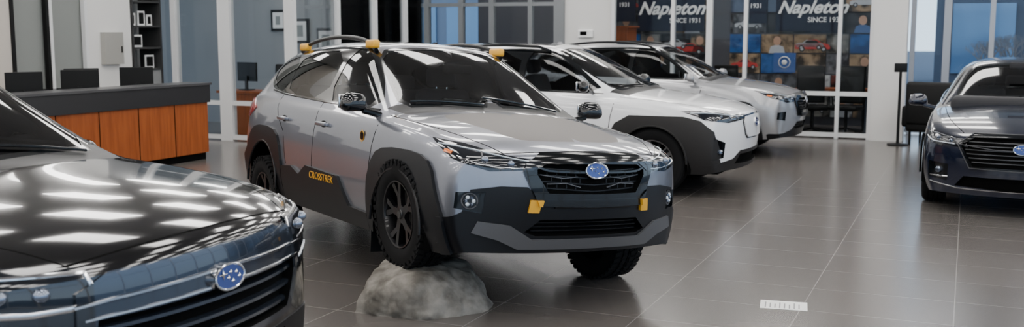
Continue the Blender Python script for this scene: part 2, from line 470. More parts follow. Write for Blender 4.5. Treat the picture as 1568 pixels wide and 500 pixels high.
def wipers(car,pts,off=.012):
    a=M()
    for y0,y1,s in pts:
        p,n=car.hit(car.R(Vector((-.36,y0,1.14))),(.5,0,.86)); q,n2=car.hit(car.R(Vector((-.44,y1,1.2))),(.5,0,.86)); 
        P=[]
        for i in range(9):
            r,nn=car.hit(p.lerp(q,i/8.),(.5,0,.86)); P.append(r+nn*off)
        a.tube(P,.007,gloss,6)
    a.build('wiper_blades',car.ch)
MAIN=[(.86,.24,.86,.30,.82,.84,.69,.868,.915),(.70,.19,.885,.27,.845,.90,.72,.935,.975),(.40,.13,.90,.27,.865,.955,.74,.995,1.035),
(0,.08,.905,.27,.87,.99,.74,1.04,1.08),(-.25,.08,.905,.27,.865,1.01,.735,1.065,1.11),(-.335,.11,.905,.27,.865,1.015,.73,1.08,1.13),(-.70,.10,.905,.27,.865,1.03,.66,1.29,1.355),
(-1.12,.08,.905,.27,.865,1.045,.59,1.52,1.56),(-1.3,.04,.905,.27,.865,1.05,.585,1.555,1.60),(-1.75,0,.905,.27,.865,1.065,.585,1.575,1.62),
(-2.35,0,.905,.27,.865,1.085,.58,1.56,1.61),(-2.85,-.02,.905,.27,.86,1.10,.57,1.52,1.575),(-3.16,-.05,.89,.29,.845,1.11,.56,1.47,1.53),
(-3.34,-.1,.875,.31,.825,1.08,.63,1.18,1.23),(-3.44,-.14,.86,.33,.81,1.01,.65,1.04,1.06)]
MF=[(.25,.83),(.40,.88),(.55,.93),(.75,.93),(.92,.885)]
MR=[(.3,-3.42),(.55,-3.52),(.75,-3.52),(1.05,-3.47)]
DLO=[(-.50,1.075),(-1.5,1.10),(-2.4,1.13),(-2.80,1.165),(-3.10,1.30),(-3.0,1.44),(-2.6,1.51),(-2.2,1.535),(-1.40,1.55),(-1.16,1.51),(-.9,1.36)]
WIN=[[(-.62,1.11),(-1.10,1.115),(-1.5,1.12),(-1.48,1.52),(-1.33,1.52),(-1.18,1.48),(-.92,1.345)],
[(-1.57,1.12),(-2.38,1.145),(-2.52,1.30),(-2.46,1.485),(-1.55,1.52)],
[(-2.47,1.15),(-2.78,1.19),(-3.03,1.31),(-2.94,1.42),(-2.54,1.48)]]
COWL=[(-.24,.05,1),(-.25,-.3,1),(-.31,-.70,1),(-.50,-.76,1),(-.42,-.4,1),(-.40,.05,1)]
WS=[(-.32,.05,1.14),(-.37,-.4,1.13),(-.43,-.69,1.10),(-.78,-.63,1.31),(-1.17,-.555,1.52),(-1.15,-.3,1.57),(-1.13,.05,1.575)]
WS2=[(-.355,.05,1.155),(-.40,-.4,1.145),(-.47,-.66,1.125),(-.78,-.605,1.31),(-1.13,-.535,1.51),(-1.10,-.3,1.56),(-1.09,.05,1.565)]
RG=[(-3.2,.05,1.46),(-3.22,-.52,1.42),(-3.33,-.62,1.2),(-3.34,.05,1.2)]
ident=lambda p:p.copy()
# ================================================================ crossovers
def build_crossover(name,paint,loc,yaw,wild,chz=0,roll=0,pitch=0):
    car=Car(name,MAIN,MF,MR,ident,loc,yaw,chz,roll,pitch)
    P=dict(wb=2.67,zr=.36,ro=.372,W=.905,zf=.25,dlo=DLO,win=WIN,cowl=COWL,ws=WS,ws2=WS2,rg=RG,roof=[(-1.35,.05,2),(-1.35,-.43,2),(-2.1,-.43,2),(-2.1,.05,2)],mir=(-.55,.985,1.135),clm=clad,clo=.022,lipy=-.012,clsm=1)
    common(car,paint,P)
    D=(1,0,0)
    if wild: car.stamp(frt([(.05,.2),(.05,.63),(-.36,.63),(-.45,.70),(-.60,.70),(-.76,.675),(-.80,.54),(-.86,.50),(-1.0,.48),(-1.0,.2)]),D,clad,nd=.12,off=.010)
    else: car.stamp(frt([(.05,.2),(.05,.50),(-.36,.50),(-.50,.40),(-.70,.36),(-1.0,.35),(-1.0,.2)]),D,clad,nd=.12,off=.006)
    car.stamp(frt([(.05,.90),(-.36,.893),(-.455,.84),(-.475,.79),(-.385,.59),(.05,.58)]),D,gloss,off=.018)
    car.stamp(frt([(.05,.845),(-.34,.84),(-.40,.805),(-.40,.775),(-.325,.665),(.05,.66)]),D,dark,off=-.035)
    car.stamp(frt([(.05,.505),(-.36,.505),(-.45,.43),(-.38,.405),(.05,.405)]),D,dark,off=-.05)
    if wild: car.stamp(frt([(.05,.385),(-.40,.385),(-.54,.47),(-.72,.49),(-.75,.42),(-.60,.38),(-.48,.325),(.05,.325)]),D,satin,off=.014)
    car.stamp([(.7,-.64,.665),(.6,-.79,.655),(.6,-.80,.56),(.7,-.66,.535)],(.8,-.6,0),gloss,off=-.025)
    if wild: car.stamp(frt([(-.435,.625),(-.365,.625),(-.38,.55),(-.445,.55)]),D,gold,off=.018)
    HL=[(.36,-.86,.955),(.60,-.78,.935),(.78,-.58,.88),(.90,-.38,.85),(.86,-.43,.80),(.75,-.66,.785),(.56,-.82,.85)]
    car.stamp(HL,(.75,-.66,0),lens,off=.004)
    if wild: car.stamp([(.70,.05,1),(.68,-.25,1),(.60,-.42,1),(.3,-.47,1),(-.15,-.56,1),(-.20,-.3,1),(-.19,.05,1)],(0,0,1),matte,sm=1)
    car.stamp([(-3.3,-.6,.9),(-3.2,-.86,.92),(-3.05,-.9,1.0),(-3.2,-.85,1.08),(-3.34,-.6,1.04)],(-.7,-.7,0),redl,off=.01)
    if wild:
        cl=[[(.64,-.3),(.62,.42),(.50,.64),(.42,.80),(.24,.86),(-.20,.86),(-.38,.80),(-.47,.58),(-.51,-.3)],
            [(-2.15,-.3),(-2.19,.54),(-2.28,.78),(-2.46,.86),(-2.88,.86),(-3.06,.78),(-3.18,.60),(-3.40,.56),(-3.5,-.3)],
            [(-.49,.2),(-.48,.39),(-.80,.40),(-.98,.59),(-1.62,.61),(-1.78,.53),(-1.95,.58),(-2.19,.56),(-2.17,.2)]]
    else:
        cl=[[(.50,-.2),(.45,.52),(.33,.76),(.20,.81),(-.20,.81),(-.33,.76),(-.44,.52),(-.47,-.2)],[(-2.2,-.2),(-2.23,.55),(-2.36,.77),(-2.5,.81),(-2.85,.81),(-2.98,.76),(-3.12,.5),(-3.5,-.2)],[(-.46,.2),(-.45,.38),(-2.21,.38),(-2.21,.2)]]
    arches(car,P,cl); car.finish(paint)
    cabin(car,P); mirrors(car,P,gloss if wild else paint); fin(car,-2.95,paint)
    wipers(car,[(.55,-.05,1),(-.08,-.6,1)])
    a=M(); S=(0,-1,0)
    for L in ([(-.48,.42),(-.46,.80),(-.42,.99)],[(-1.52,.30),(-1.54,.7),(-1.53,1.10)],[(-2.22,.84),(-2.43,.98),(-2.45,1.13)],[(-2.20,.80),(-2.12,.58)]):
        car.ribbon(a,side(L),S,.009,.0008,dark,sm=1)
    car.ribbon(a,[(.74,-.60,1),(.45,-.70,1),(0,-.755,1),(-.38,-.765,1)],(0,-.3,1),.008,.0008,dark,sm=1)
    car.ribbon(a,[(.84,0,.93),(.82,-.3,.92),(.76,-.52,.9),(.74,-.60,.9)],(.6,0,.8),.008,.0008,dark,sm=1)
    a.build('panel_gaps',car.ch,mirror=True)
    a=M()
    car.ribbon(a,side([(-.56,1.085),(-1.5,1.105),(-2.4,1.135),(-2.78,1.165)]),S,.016,.006,gloss)
    for x in(-1.36,-2.22):
        q,n=car.hit((x,-.9,.94),S); a.rbox(q+n*.026,(.20,.022,.03),.009,paint); a.rbox(q+n*.010+Vector((.085,0,0)),(.03,.03,.03),.008,paint);a.rbox(q+n*.010-Vector((.085,0,0)),(.03,.03,.03),.008,paint)
        a.add(*ball(q+n*.0,(.07,.006,.028),16),dark)
    a.build('door_handles',car.ch,mirror=True)
    g=M()
    for z,w in((.805,.38),(.765,.38),(.725,.36),(.685,.33)):
        car.ribbon(g,frt([(0,z-.01),(-w*.5,z),(-w,z+.01)]),D,.012,.012,clad,off=-.024)
    for r,z in enumerate((.705,.745,.785)): 
        for k in range(4):
            y=-.13-.065*k+(.03 if r%2 else 0); car.ribbon(g,frt([(y,z-.02),(y,z+.02)]),D,.009,.008,clad,off=-.024)
    car.ribbon(g,frt([(-.10,.70),(-.20,.725),(-.33,.72)]),D,.008,.012,satin,off=-.02); car.ribbon(g,frt([(-.12,.765),(-.22,.755),(-.37,.775)]),D,.008,.012,satin,off=-.02)
    for z in(.43,.455,.48): car.ribbon(g,frt([(0,z),(-.40,z)]),D,.008,.01,clad,off=-.03)
    car.ribbon(g,frt([(0,.79),(-.2,.79),(-.37,.80),(-.42,.85)]),D,.020,.02,gloss,off=.0,sm=1)
    car.ribbon(g,frt([(0,.60),(-.28,.60)]),D,.05,.012,clad,off=.014)
    g.mirror(); badge(car,.80,g,1.0); g.build('front_grille',car.ch)
    h=M(); HD=(.75,-.66,0)
    car.ribbon(h,[(.44,-.85,.925),(.62,-.78,.912),(.78,-.57,.866),(.87,-.40,.842)],HD,.007,.004,led,off=.006,sm=1)
    car.ribbon(h,[(.60,-.79,.862),(.73,-.67,.812),(.84,-.45,.806)],HD,.005,.004,chrome,off=.006,sm=1)
    car.ribbon(h,[(.70,-.70,.89),(.72,-.68,.83)],HD,.012,.006,satin,off=.005)
    for q in((.70,-.66,.852),(.79,-.54,.832)):
        p,n=car.hit(q,HD); h.add(*ball(p+n*.001,(.024,.024,.022),14),proj)
    car.ribbon(h,[(.50,-.83,.890),(.56,-.81,.880)],HD,.022,.004,amber,off=.005)
    if wild:
        p,n=car.hit((.65,-.72,.605),(.8,-.6,0)); 
        t=Vector((0,0,1)).cross(n).normalized()
        for i in range(6):
            A=i*math.pi/3; h.add(*ball(p-n*.012+t*.024*math.cos(A)+Vector((0,0,.024*math.sin(A))),(.013,.013,.013)),proj if i%2 else led)
        h.tube([p-n*.014+t*.047*math.cos(2*math.pi*i/20)+Vector((0,0,.047*math.sin(2*math.pi*i/20))) for i in range(20)],.006,satin,6,closed=True)
    h.build('lamps',car.ch,mirror=True)
    r=M(); pts=[]
    def rp(x,y,dz):
        p,n=car.hit((x,y,2),(0,0,1)); return Vector((x,y,p.z+dz))
    N=14
    for i in range(N+1):
        t=i/N; x=lerp(-1.20,-2.80,t); dz=.075*min(1,math.sin(math.pi*min(1,max(0,t*1.0)))**.35 if 0<t<1 else 0)
        pts.append(rp(x,-.545+.01*t,max(.01,dz)))
    r.tube(pts,.017,clad,10)
    if wild:
        for x in(-1.27,-2.70): 
            c=rp(x,-.545,.04); r.rbox(c,(.17,.055,.065),.018,gold)
    r.build('roof_rails',car.ch,mirror=True)
    m=M(); m.b2(-.47,-.46,-.86,-.66,.12,.42,clad); m.b2(-3.10,-3.09,-.86,-.66,.14,.42,clad); m.build('mud_flaps',car.ch,mirror=True)
    if wild:
        s=M(); p,n=car.hit((-.62,-.9,.90),S); 
        s.add([p+n*.004+Vector((.034*math.cos(2*math.pi*i/6+.52),0,.04*math.sin(2*math.pi*i/6+.52))) for i in range(6)],[range(6)],gloss)
        s.tube([p+n*.005+Vector((.034*math.cos(2*math.pi*i/6+.52),0,.04*math.sin(2*math.pi*i/6+.52))) for i in range(6)],.003,gold,6,closed=True); s.build('side_emblem',car.ch)
        c=bpy.data.curves.new('door_lettering','FONT'); c.body='CROSSTREK'; c.size=.075; c.extrude=.002; c.align_x='CENTER'; c.space_character=1.05; c.materials.append(gold)
        o=link(bpy.data.objects.new('door_lettering',c),car.ch); q,n=car.hit((-1.28,-.9,.545),S); o.location=q+Vector((0,-.025,-.018)); o.rotation_euler=(math.pi/2-.03,0,0); o.scale=(1.15,1,1)
    return car,P
silver=mat('silver_blue_paint',(.215,.225,.262),.72,.30,1)
car,P=build_crossover('off_road_crossover_car',silver,(0,6.94,0),-1.02,True,.10,-.069,-.019)
R0=.351
wheel('wheel_front_right',car.root,(0,-.755,.60),R0,.222,'at',-1,rimblk,True)
wheel('wheel_front_left',car.root,(0,.755,R0),R0,.222,'at',1,rimblk,True)
wheel('wheel_rear_right',car.root,(-2.67,-.765,R0),R0,.222,'at',-1,rimblk,True)
wheel('wheel_rear_left',car.root,(-2.67,.765,R0),R0,.222,'at',1,rimblk,True)
sil2=mat('silver_paint',(.33,.335,.35),.5,.3,1)
car,P=build_crossover('compact_crossover_car',sil2,(3.45,15.35,-.0),-.43,False)
for x in(0,-2.67):
    for y in(-.77,.77): wheel('wheel',car.root,(x,y,.34),.34,.222,'five',y,rimblk)
# ================================================================ white electric suv
whitep=mat('pearl_white_paint',(.76,.77,.79),.0,.3,1)
charcoal=mat('charcoal_cladding',(.018,.017,.017),0,.5,spec=.3)
def Rsol(p):
    return Vector((pl([(-3.52,-3.76),(-2.67,-2.85),(0,0),(.93,.93)],p.x),p.y*.93/.905,pl([(.2,.19),(1.0,1.0),(1.62,1.65)],p.z)))
car=Car('electric_suv_car',MAIN,MF,MR,Rsol,(1.90,11.85,0),-.45)
P=dict(wb=2.85,zr=.37,ro=.395,W=.93,zf=.2,dlo=DLO,win=WIN,cowl=COWL,ws=WS,ws2=WS2,rg=RG,roof=[(-1.3,.05,2),(-1.3,-.46,2),(-3.0,-.43,2),(-3.0,.05,2)],mir=(-.74,1.03,1.18),clm=charcoal,clo=.016,lipy=-.01)
common(car,whitep,P); D=(1,0,0)
car.stamp(frt([(.05,.2),(.05,.50),(-.40,.50),(-.52,.42),(-.66,.40),(-1.,.36),(-1.,.2)]),D,charcoal,off=.006)
car.stamp(frt([(.05,.46),(-.40,.46),(-.48,.36),(.05,.34)]),D,dark,off=-.04)
car.stamp([(.7,-.64,.60),(.6,-.79,.66),(.6,-.80,.42),(.7,-.66,.44)],(.8,-.6,0),gloss,off=-.02)
car.stamp([(.33,-.87,.93),(.60,-.80,.93),(.80,-.56,.885),(.90,-.34,.875),(.88,-.36,.83),(.76,-.62,.805),(.56,-.83,.84)],(.75,-.66,0),lens,off=.005)
car.stamp(frt([(.05,.88),(-.30,.87),(-.37,.80),(-.33,.66),(-.28,.62),(.05,.61)]),D,gloss,off=.006)
car.stamp(frt([(.05,.865),(-.29,.855),(-.35,.80),(-.315,.67),(-.27,.635),(.05,.625)]),D,whitep,off=.012)
arches(car,P,[[(.72,.2),(.70,.50),(.66,.72),(.52,.83),(.34,.87),(-.26,.87),(-.42,.78),(-.53,.58),(-.58,.2)],[(-2.28,.2),(-2.32,.55),(-2.45,.80),(-2.6,.86),(-3.1,.86),(-3.3,.74),(-3.45,.55),(-3.7,.2)],[(-.59,.2),(-.57,.36),(-2.27,.36),(-2.27,.2)]])
car.finish(whitep); cabin(car,P); mirrors(car,P,gloss); fin(car,-3.0,gloss); wipers(car,[(.55,-.05,1),(-.08,-.6,1)])
a=M(); S=(0,-1,0)
for L in ([(-.48,.45),(-.46,.80),(-.42,.99)],[(-1.52,.30),(-1.53,1.10)],[(-2.22,.87),(-2.43,.98),(-2.42,1.13)],[(-2.16,.50),(-1.52,.42)]): car.ribbon(a,side(L),S,.008,.0008,dark,sm=1)
car.ribbon(a,[(.76,-.56,1),(.45,-.70,1),(0,-.755,1),(-.38,-.765,1)],(0,-.3,1),.008,.0008,dark,sm=1)
car.ribbon(a,side([(-.56,1.085),(-1.5,1.105),(-2.4,1.135),(-2.78,1.165)]),S,.016,.006,gloss)
for x in(-1.38,-2.25):
    q,n=car.hit(Rsol(Vector((x,-.9,.92))),S); a.rbox(q+n*.022,(.20,.022,.03),.009,whitep)
HD=(.75,-.66,0)
car.ribbon(a,[(.42,-.85,.912),(.62,-.79,.91),(.80,-.55,.872),(.88,-.38,.862)],HD,.010,.004,led,off=.007,sm=1)
for q in((.68,-.70,.868),(.76,-.6,.856),(.82,-.5,.85)):
    p,n=car.hit(q,HD); a.add(*ball(p,(.02,.02,.018)),proj)
p,n=car.hit((.65,-.72,.50),(.8,-.6,0)); a.add(*ball(p-n*.01,(.04,.04,.03)),proj)
a.build('trim_details',car.ch,mirror=True)
g=M(); badge(car,.775,g,1.0,.016); g.build('front_badge',car.ch)
g=M(); g.tube([car.hit(Rsol(Vector((x,-.56,2))),(0,0,1))[0]+Vector((0,0,.02 if x in(-1.25,-2.8) else .05)) for x in(-1.25,-1.4,-1.8,-2.2,-2.6,-2.8)],.016,gloss); g.build('roof_rails',car.ch,mirror=True)
for x in(0,-2.85):
    for y in(-.79,.79): wheel('wheel',car.root,(x,y,.37),.37,.245,'aero',y,rimsil,wd=.235)
# ================================================================ dark sedan
navy=mat('midnight_blue_paint',(.004,.007,.020),.2,.2,1)
SED=[(.90,.32,.86,.20,.82,.72,.64,.75,.78),(.68,.22,.895,.18,.85,.79,.68,.825,.86),(.38,.14,.915,.18,.875,.85,.70,.885,.92),(0,.08,.92,.18,.88,.89,.71,.93,.97),
(-.35,.1,.92,.18,.875,.92,.71,.965,1.01),(-.44,.12,.92,.18,.875,.925,.705,.98,1.03),(-.85,.10,.92,.18,.87,.94,.63,1.18,1.24),(-1.3,.08,.92,.18,.865,.95,.56,1.385,1.435),
(-1.5,.04,.92,.18,.865,.95,.55,1.42,1.47),(-1.9,0,.92,.18,.865,.96,.55,1.435,1.49),(-2.4,0,.92,.18,.865,.97,.545,1.40,1.46),(-2.85,-.04,.92,.18,.86,.975,.54,1.31,1.36),
(-3.2,-.08,.91,.19,.86,.985,.57,1.13,1.17),(-3.42,-.1,.90,.20,.85,.985,.62,1.02,1.05),(-3.65,-.12,.88,.22,.83,.97,.62,1.0,1.02),(-3.78,-.15,.86,.25,.80,.93,.62,.96,.98)]
car=Car('sedan_car',SED,[(.18,.90),(.35,.95),(.6,.965),(.80,.92)],[(.2,-3.8),(.5,-3.87),(.98,-3.8)],ident,(5.176,10.43,0),-2.0)
P=dict(wb=2.75,zr=.34,ro=.36,W=.92,zf=.16,dlo=[(-.62,.985),(-1.6,1.0),(-2.6,1.02),(-3.0,1.08),(-2.85,1.22),(-2.45,1.355),(-1.9,1.395),(-1.5,1.385),(-1.25,1.33)],
 win=[[(-.75,1.005),(-1.60,1.02),(-1.60,1.365),(-1.45,1.36),(-1.25,1.30)],[(-1.69,1.02),(-2.55,1.035),(-2.7,1.16),(-2.45,1.325),(-1.69,1.37)]],
 cowl=[(-.33,.05,1),(-.34,-.3,1),(-.42,-.68,1),(-.58,-.72,1),(-.52,-.4,1),(-.50,.05,1)],
 ws=[(-.43,.05,1.03),(-.48,-.4,1.02),(-.56,-.67,1.0),(-1.33,-.525,1.38),(-1.30,-.3,1.44),(-1.28,.05,1.45)],
 ws2=[(-.46,.05,1.05),(-.51,-.4,1.04),(-.60,-.63,1.02),(-1.27,-.50,1.36),(-1.25,-.3,1.42),(-1.23,.05,1.425)],
 rg=[(-2.75,.05,1.38),(-2.8,-.48,1.33),(-3.3,-.56,1.1),(-3.32,.05,1.1)],mir=(-.68,1.02,1.02),clm=navy,seat=.5)
common(car,navy,P)
car.stamp(frt([(.05,.79),(-.42,.785),(-.56,.70),(-.56,.66),(-.44,.46),(.05,.45)]),D,gloss,off=.012)
car.stamp(frt([(.05,.765),(-.41,.76),(-.53,.69),(-.53,.665),(-.425,.48),(.05,.475)]),D,dark,off=-.035)
car.stamp(frt([(.05,.38),(-.50,.38),(-.58,.28),(.05,.25)]),D,dark,off=-.04)
car.stamp([(.75,-.62,.48),(.6,-.80,.50),(.6,-.80,.34),(.75,-.64,.32)],(.8,-.6,0),gloss,off=-.02)
SH=[(.38,-.88,.80),(.62,-.80,.79),(.84,-.56,.74),(.86,-.50,.66),(.72,-.72,.655),(.5,-.85,.71)]
car.stamp(SH,(.75,-.66,0),lens,off=.004)
arches(car,P); car.finish(navy); cabin(car,P); mirrors(car,P,navy); fin(car,-2.75,navy)
a=M()
for z in(.52,.56,.60,.64,.68,.72): car.ribbon(a,frt([(0,z),(-.44-(.06 if z>.55 else 0),z)]),D,.010,.012,satin,off=-.022)
car.ribbon(a,frt([(0,.645),(-.25,.65),(-.54,.685)]),D,.008,.016,satin,off=.0)
car.ribbon(a,frt([(0,.785),(-.42,.78),(-.56,.69),(-.45,.465),(0,.455)]),D,.008,.012,satin,off=.01)
car.ribbon(a,frt([(0,.255),(-.55,.26),(-.8,.30)]),D,.010,.012,chrome,off=.0)
for L in ([(-.55,.25),(-.52,.70),(-.48,.91)],[(-1.64,.25),(-1.64,1.0)],[(-2.3,.75),(-2.6,.9),(-2.6,1.02)]): car.ribbon(a,side(L),S,.007,.0008,dark,sm=1)
car.ribbon(a,[(.72,-.58,1),(.4,-.68,1),(0,-.72,1),(-.45,-.74,1)],(0,-.3,1),.007,.0008,dark,sm=1)
car.ribbon(a,side([(-.68,.99),(-1.6,1.0),(-2.6,1.02),(-2.98,1.08)]),S,.014,.006,chrome)
car.ribbon(a,[(.50,-.85,.735),(.66,-.78,.70),(.80,-.60,.685)],HD,.010,.004,led,off=.006)
car.ribbon(a,[(.50,-.84,.775),(.66,-.78,.768),(.80,-.60,.735)],HD,.006,.004,chrome,off=.006)
for q in((.68,-.74,.735),(.77,-.63,.715)):
    p,n=car.hit(q,HD); a.add(*ball(p,(.024,.024,.022)),proj)
p,n=car.hit((.68,-.71,.42),(.8,-.6,0)); a.add(*ball(p-n*.01,(.035,.035,.035)),proj)
car.ribbon(a,[(.74,-.62,.36),(.62,-.78,.36)],(.8,-.6,0),.012,.006,chrome)
a.build('trim_details',car.ch,mirror=True)
g=M(); badge(car,.66,g,1.0,.02); g.build('front_badge',car.ch)
for x in(0,-2.75):
    for y in(-.785,.785): wheel('wheel',car.root,(x,y,.335),.335,.235,'twin',y,rimblk)
# ================================================================ foreground black SUV
blackp=mat('black_paint',(.0035,.0035,.004),.0,.1,.8,spec=.4)
panelg=mat('grille_panel_gunmetal',(.035,.045,.064),.7,.22,.8)
def Rfor(p):
    return Vector((p.x if p.x>-2.67 else p.x-.05,p.y*.965/.905,pl([(.2,.2),(.55,.56),(.9,.985),(1.1,1.16),(1.62,1.72)],p.z)))
car=Car('black_suv_car',MAIN,[(.25,.84),(.40,.89),(.55,.93),(.75,.945),(.92,.90)],MR,Rfor,(-1.96,4.28,0),-.41)
P=dict(wb=2.67,zr=.36,ro=.38,W=.965,zf=.24,dlo=DLO,win=WIN,cowl=COWL,ws=WS,ws2=WS2,rg=RG,mir=(-.92,1.08,1.10),clm=clad,clo=.014,lipy=-.01)
common(car,blackp,P)
def fz(L): return [(1,y,z) for y,z in L]
car.stamp(fz([(.05,.2),(.05,.50),(-.55,.50),(-1.,.46),(-1.1,.2)]),D,clad,off=.006,raw=True)
car.stamp(fz([(.05,.935),(-.50,.925),(-.62,.87),(-.63,.72),(-.52,.54),(.05,.53)]),D,panelg,off=.014,raw=True)
car.stamp(fz([(.05,.775),(-.56,.77),(-.57,.72),(-.48,.57),(.05,.56)]),D,dark,off=-.045,raw=True)
car.stamp([(.38,-.94,.98),(.60,-.87,.985),(.80,-.66,.955),(.84,-.58,.95),(.84,-.58,.72),(.74,-.75,.71),(.60,-.87,.78),(.42,-.93,.90)],(.75,-.66,0),lens,off=.006,raw=True)
car.stamp(fz([(.05,.47),(-.5,.47),(-.58,.36),(.05,.34)]),D,dark,off=-.04,raw=True)
arches(car,P,[[(.58,.2),(.52,.55),(.36,.76),(.20,.82),(-.20,.82),(-.36,.76),(-.48,.52),(-.5,.2)],[(-2.17,.2),(-2.2,.55),(-2.34,.77),(-2.5,.82),(-2.85,.82),(-3.0,.76),(-3.2,.5),(-3.5,.2)],[(-.51,.2),(-.5,.40),(-2.16,.40),(-2.16,.2)]])
car.finish(blackp); cabin(car,P); mirrors(car,P,blackp); fin(car,-2.95,blackp); wipers(car,[(.55,-.05,1),(-.08,-.6,1)])
a=M()
for z in(.60,.665,.73): car.ribbon(a,fz([(0,z),(-.50-.06*(z-.6)/.13,z)]),D,.022,.028,panelg,off=-.03,raw=True)
car.ribbon(a,fz([(0,.845),(-.1,.845),(-.50,.835),(-.63,.825)]),D,.014,.014,chrome,off=.012,raw=True)
car.ribbon(a,fz([(0,.785),(-.1,.785),(-.50,.780),(-.60,.775)]),D,.012,.018,chrome,off=.004,raw=True)
car.ribbon(a,[(.44,-.92,.95),(.62,-.86,.95),(.82,-.60,.935),(.84,-.57,.86)],HD,.016,.006,chrome,off=.006,raw=True)
car.ribbon(a,[(.84,-.59,.825),(.74,-.75,.825),(.6,-.87,.845)],HD,.022,.006,chrome,off=.006,raw=True)
car.ribbon(a,[(.84,-.58,.745),(.76,-.71,.745),(.66,-.83,.775)],HD,.010,.006,led,off=.006,raw=True)
for q in((.66,-.81,.895),(.75,-.72,.885)):
    p,n=car.hit(q,HD); a.add(*ball(p,(.032,.032,.026),16),proj)
for L in ([(-.50,.45),(-.48,.80),(-.42,.99)],[(-1.52,.30),(-1.54,.7),(-1.53,1.10)],[(-2.22,.87),(-2.43,.98),(-2.42,1.13)]): car.ribbon(a,side(L),S,.006,.0008,dark,sm=1)
car.ribbon(a,[(.76,-.60,1),(.45,-.70,1),(0,-.755,1),(-.38,-.765,1)],(0,-.3,1),.007,.0008,dark,sm=1)
car.ribbon(a,[(.84,0,.93),(.82,-.3,.92),(.78,-.52,.9),(.76,-.60,.9)],(.6,0,.8),.010,.0008,dark,sm=1)
a.build('grille_and_lamps',car.ch,mirror=True)
g=M(); badge(car,.81,g,1.05,.028); g.build('front_badge',car.ch)
for x in(0,-2.67):
    for y in(-.81,.81): wheel('wheel',car.root,(x,y,.36),.36,.235,'five',y,rimblk)
# ================================================================ rock, paper
rockm=noisy(mat('rock',(.3,.28,.25),0,.9,spec=.2),9,(.10,.091,.078),(.25,.232,.205),.45,12)
bm=bmesh.new(); bmesh.ops.create_icosphere(bm,subdivisions=6,radius=1)
rr=random.Random(21); planes=[(Vector((0,0,1)),.84),(Vector((.35,-.25,.9)).normalized(),.86),(Vector((-.5,-.2,.8)).normalized(),.90)]
for i in range(11):
    A=2*math.pi*i/11+rr.uniform(-.25,.25); planes.append((Vector((math.cos(A),math.sin(A),rr.uniform(-.1,.7))).normalized(),rr.uniform(.82,.98)))
for v in bm.verts:
    p=v.co.normalized(); sm=0
    for n_,d_ in planes:
        q=n_.dot(p)/d_
        if q>0: sm+=q**26
    r=sm**(-1/26) if sm>0 else 1
    r=min(r,1.25)
    rg=1-abs(noise.noise(p*2.6+Vector((5,2,1))))*.06
    r*=rg*(1+noise.noise(p*4)*.035+noise.noise(p*9)*.015+noise.noise(p*24)*.007)
    q=p*r; v.co=Vector((q.x*.44,q.y*.35,q.z*.335 if q.z>0 else q.z*.03))
me=bpy.data.meshes.new('rock'); bm.to_mesh(me); bm.free(); me.materials.append(rockm); me.polygons.foreach_set('use_smooth',[True]*len(me.polygons))
o=link(bpy.data.objects.new('display_rock',me)); o.location=(-.57,6.50,0.0); o.rotation_euler=(0,0,.15)
a=M(); paper=mat('paper',(.8,.8,.78),0,.6); a.b2(-.105,.105,-.148,.148,0,.002,paper)
ink=mat('printed_ink',(.25,.25,.25),0,.6)
for i in range(8): a.b2(-.08,.06-.02*(i%3),.11-.03*i,.118-.03*i,.002,.0024,ink)
a.build('paper_sheet',loc=(1.76,6.5,.001),rz=1.3)
# ================================================================ room (grid frame: x=b, y=a)
TH=-.4154
def G(m,name,parent=None,smooth=False): 
    return m.build(name,parent,smooth=smooth,rz=TH if parent is None else 0)
wallm=mat('wall_paint_white',(.66,.65,.63),0,.6); greyw=mat('wall_paint_grey',(.22,.225,.23),0,.6); beige=mat('wall_paint_beige',(.48,.44,.39),0,.6)
frame=mat('window_frame_white',(.66,.66,.66),.1,.4); blkfr=mat('frame_black',(.005,.005,.005),0,.5,spec=.2)
pane=glassmat('partition_glass',(.92,.94,.95),0,1.2)
fl=mat('floor_tile',(.2,.19,.18),0,.2)
nt=fl.node_tree; b=nt.nodes['Principled BSDF']; tc=nt.nodes.new('ShaderNodeTexCoord'); br=nt.nodes.new('ShaderNodeTexBrick')
br.offset=0; br.inputs['Scale'].default_value=1; br.inputs['Brick Width'].default_value=.9; br.inputs['Row Height'].default_value=.6; br.inputs['Mortar Size'].default_value=.0032; br.inputs['Mortar Smooth'].default_value=.0
br.inputs['Color1'].default_value=(.098,.088,.081,1); br.inputs['Color2'].default_value=(.108,.097,.090,1); br.inputs['Mortar'].default_value=(.22,.21,.20,1); br.inputs['Bias'].default_value=0
nt.links.new(tc.outputs['Object'],br.inputs['Vector'])
nz=nt.nodes.new('ShaderNodeTexNoise'); nz.inputs['Scale'].default_value=1.6; nz.inputs['Detail'].default_value=4; nt.links.new(tc.outputs['Object'],nz.inputs['Vector'])
hs=nt.nodes.new('ShaderNodeHueSaturation'); m1=nt.nodes.new('ShaderNodeMapRange'); m1.inputs[3].default_value=.93; m1.inputs[4].default_value=1.07; nt.links.new(nz.outputs['Fac'],m1.inputs[0]); nt.links.new(m1.outputs[0],hs.inputs['Value'])
nt.links.new(br.outputs['Color'],hs.inputs['Color']); nt.links.new(hs.outputs[0],b.inputs['Base Color'])
b.inputs['Roughness'].default_value=.22
a=M(); a.b2(-20,7,-7,23,-.1,0,fl); G(a,'floor')
ceilm=mat('ceiling_paint',(.65,.65,.65),0,.8)
HC=4.3
a=M(); a.b2(-20,7,-7,23,HC,HC+.1,ceilm); G(a,'ceiling')
panel=mat('light_panel',(1,1,1),0,.5,0,(1,.97,.93),12)
a=M()
for i in range(9):
    for j in range(13):
        bx=-11.7+i*2.25; ay=-4.5+j*2.0
        a.b2(bx-.6,bx+.6,ay-.3,ay+.3,HC-.03,HC-.005,panel)
G(a,'ceiling_light_panels')
a=M(); X=-12.4
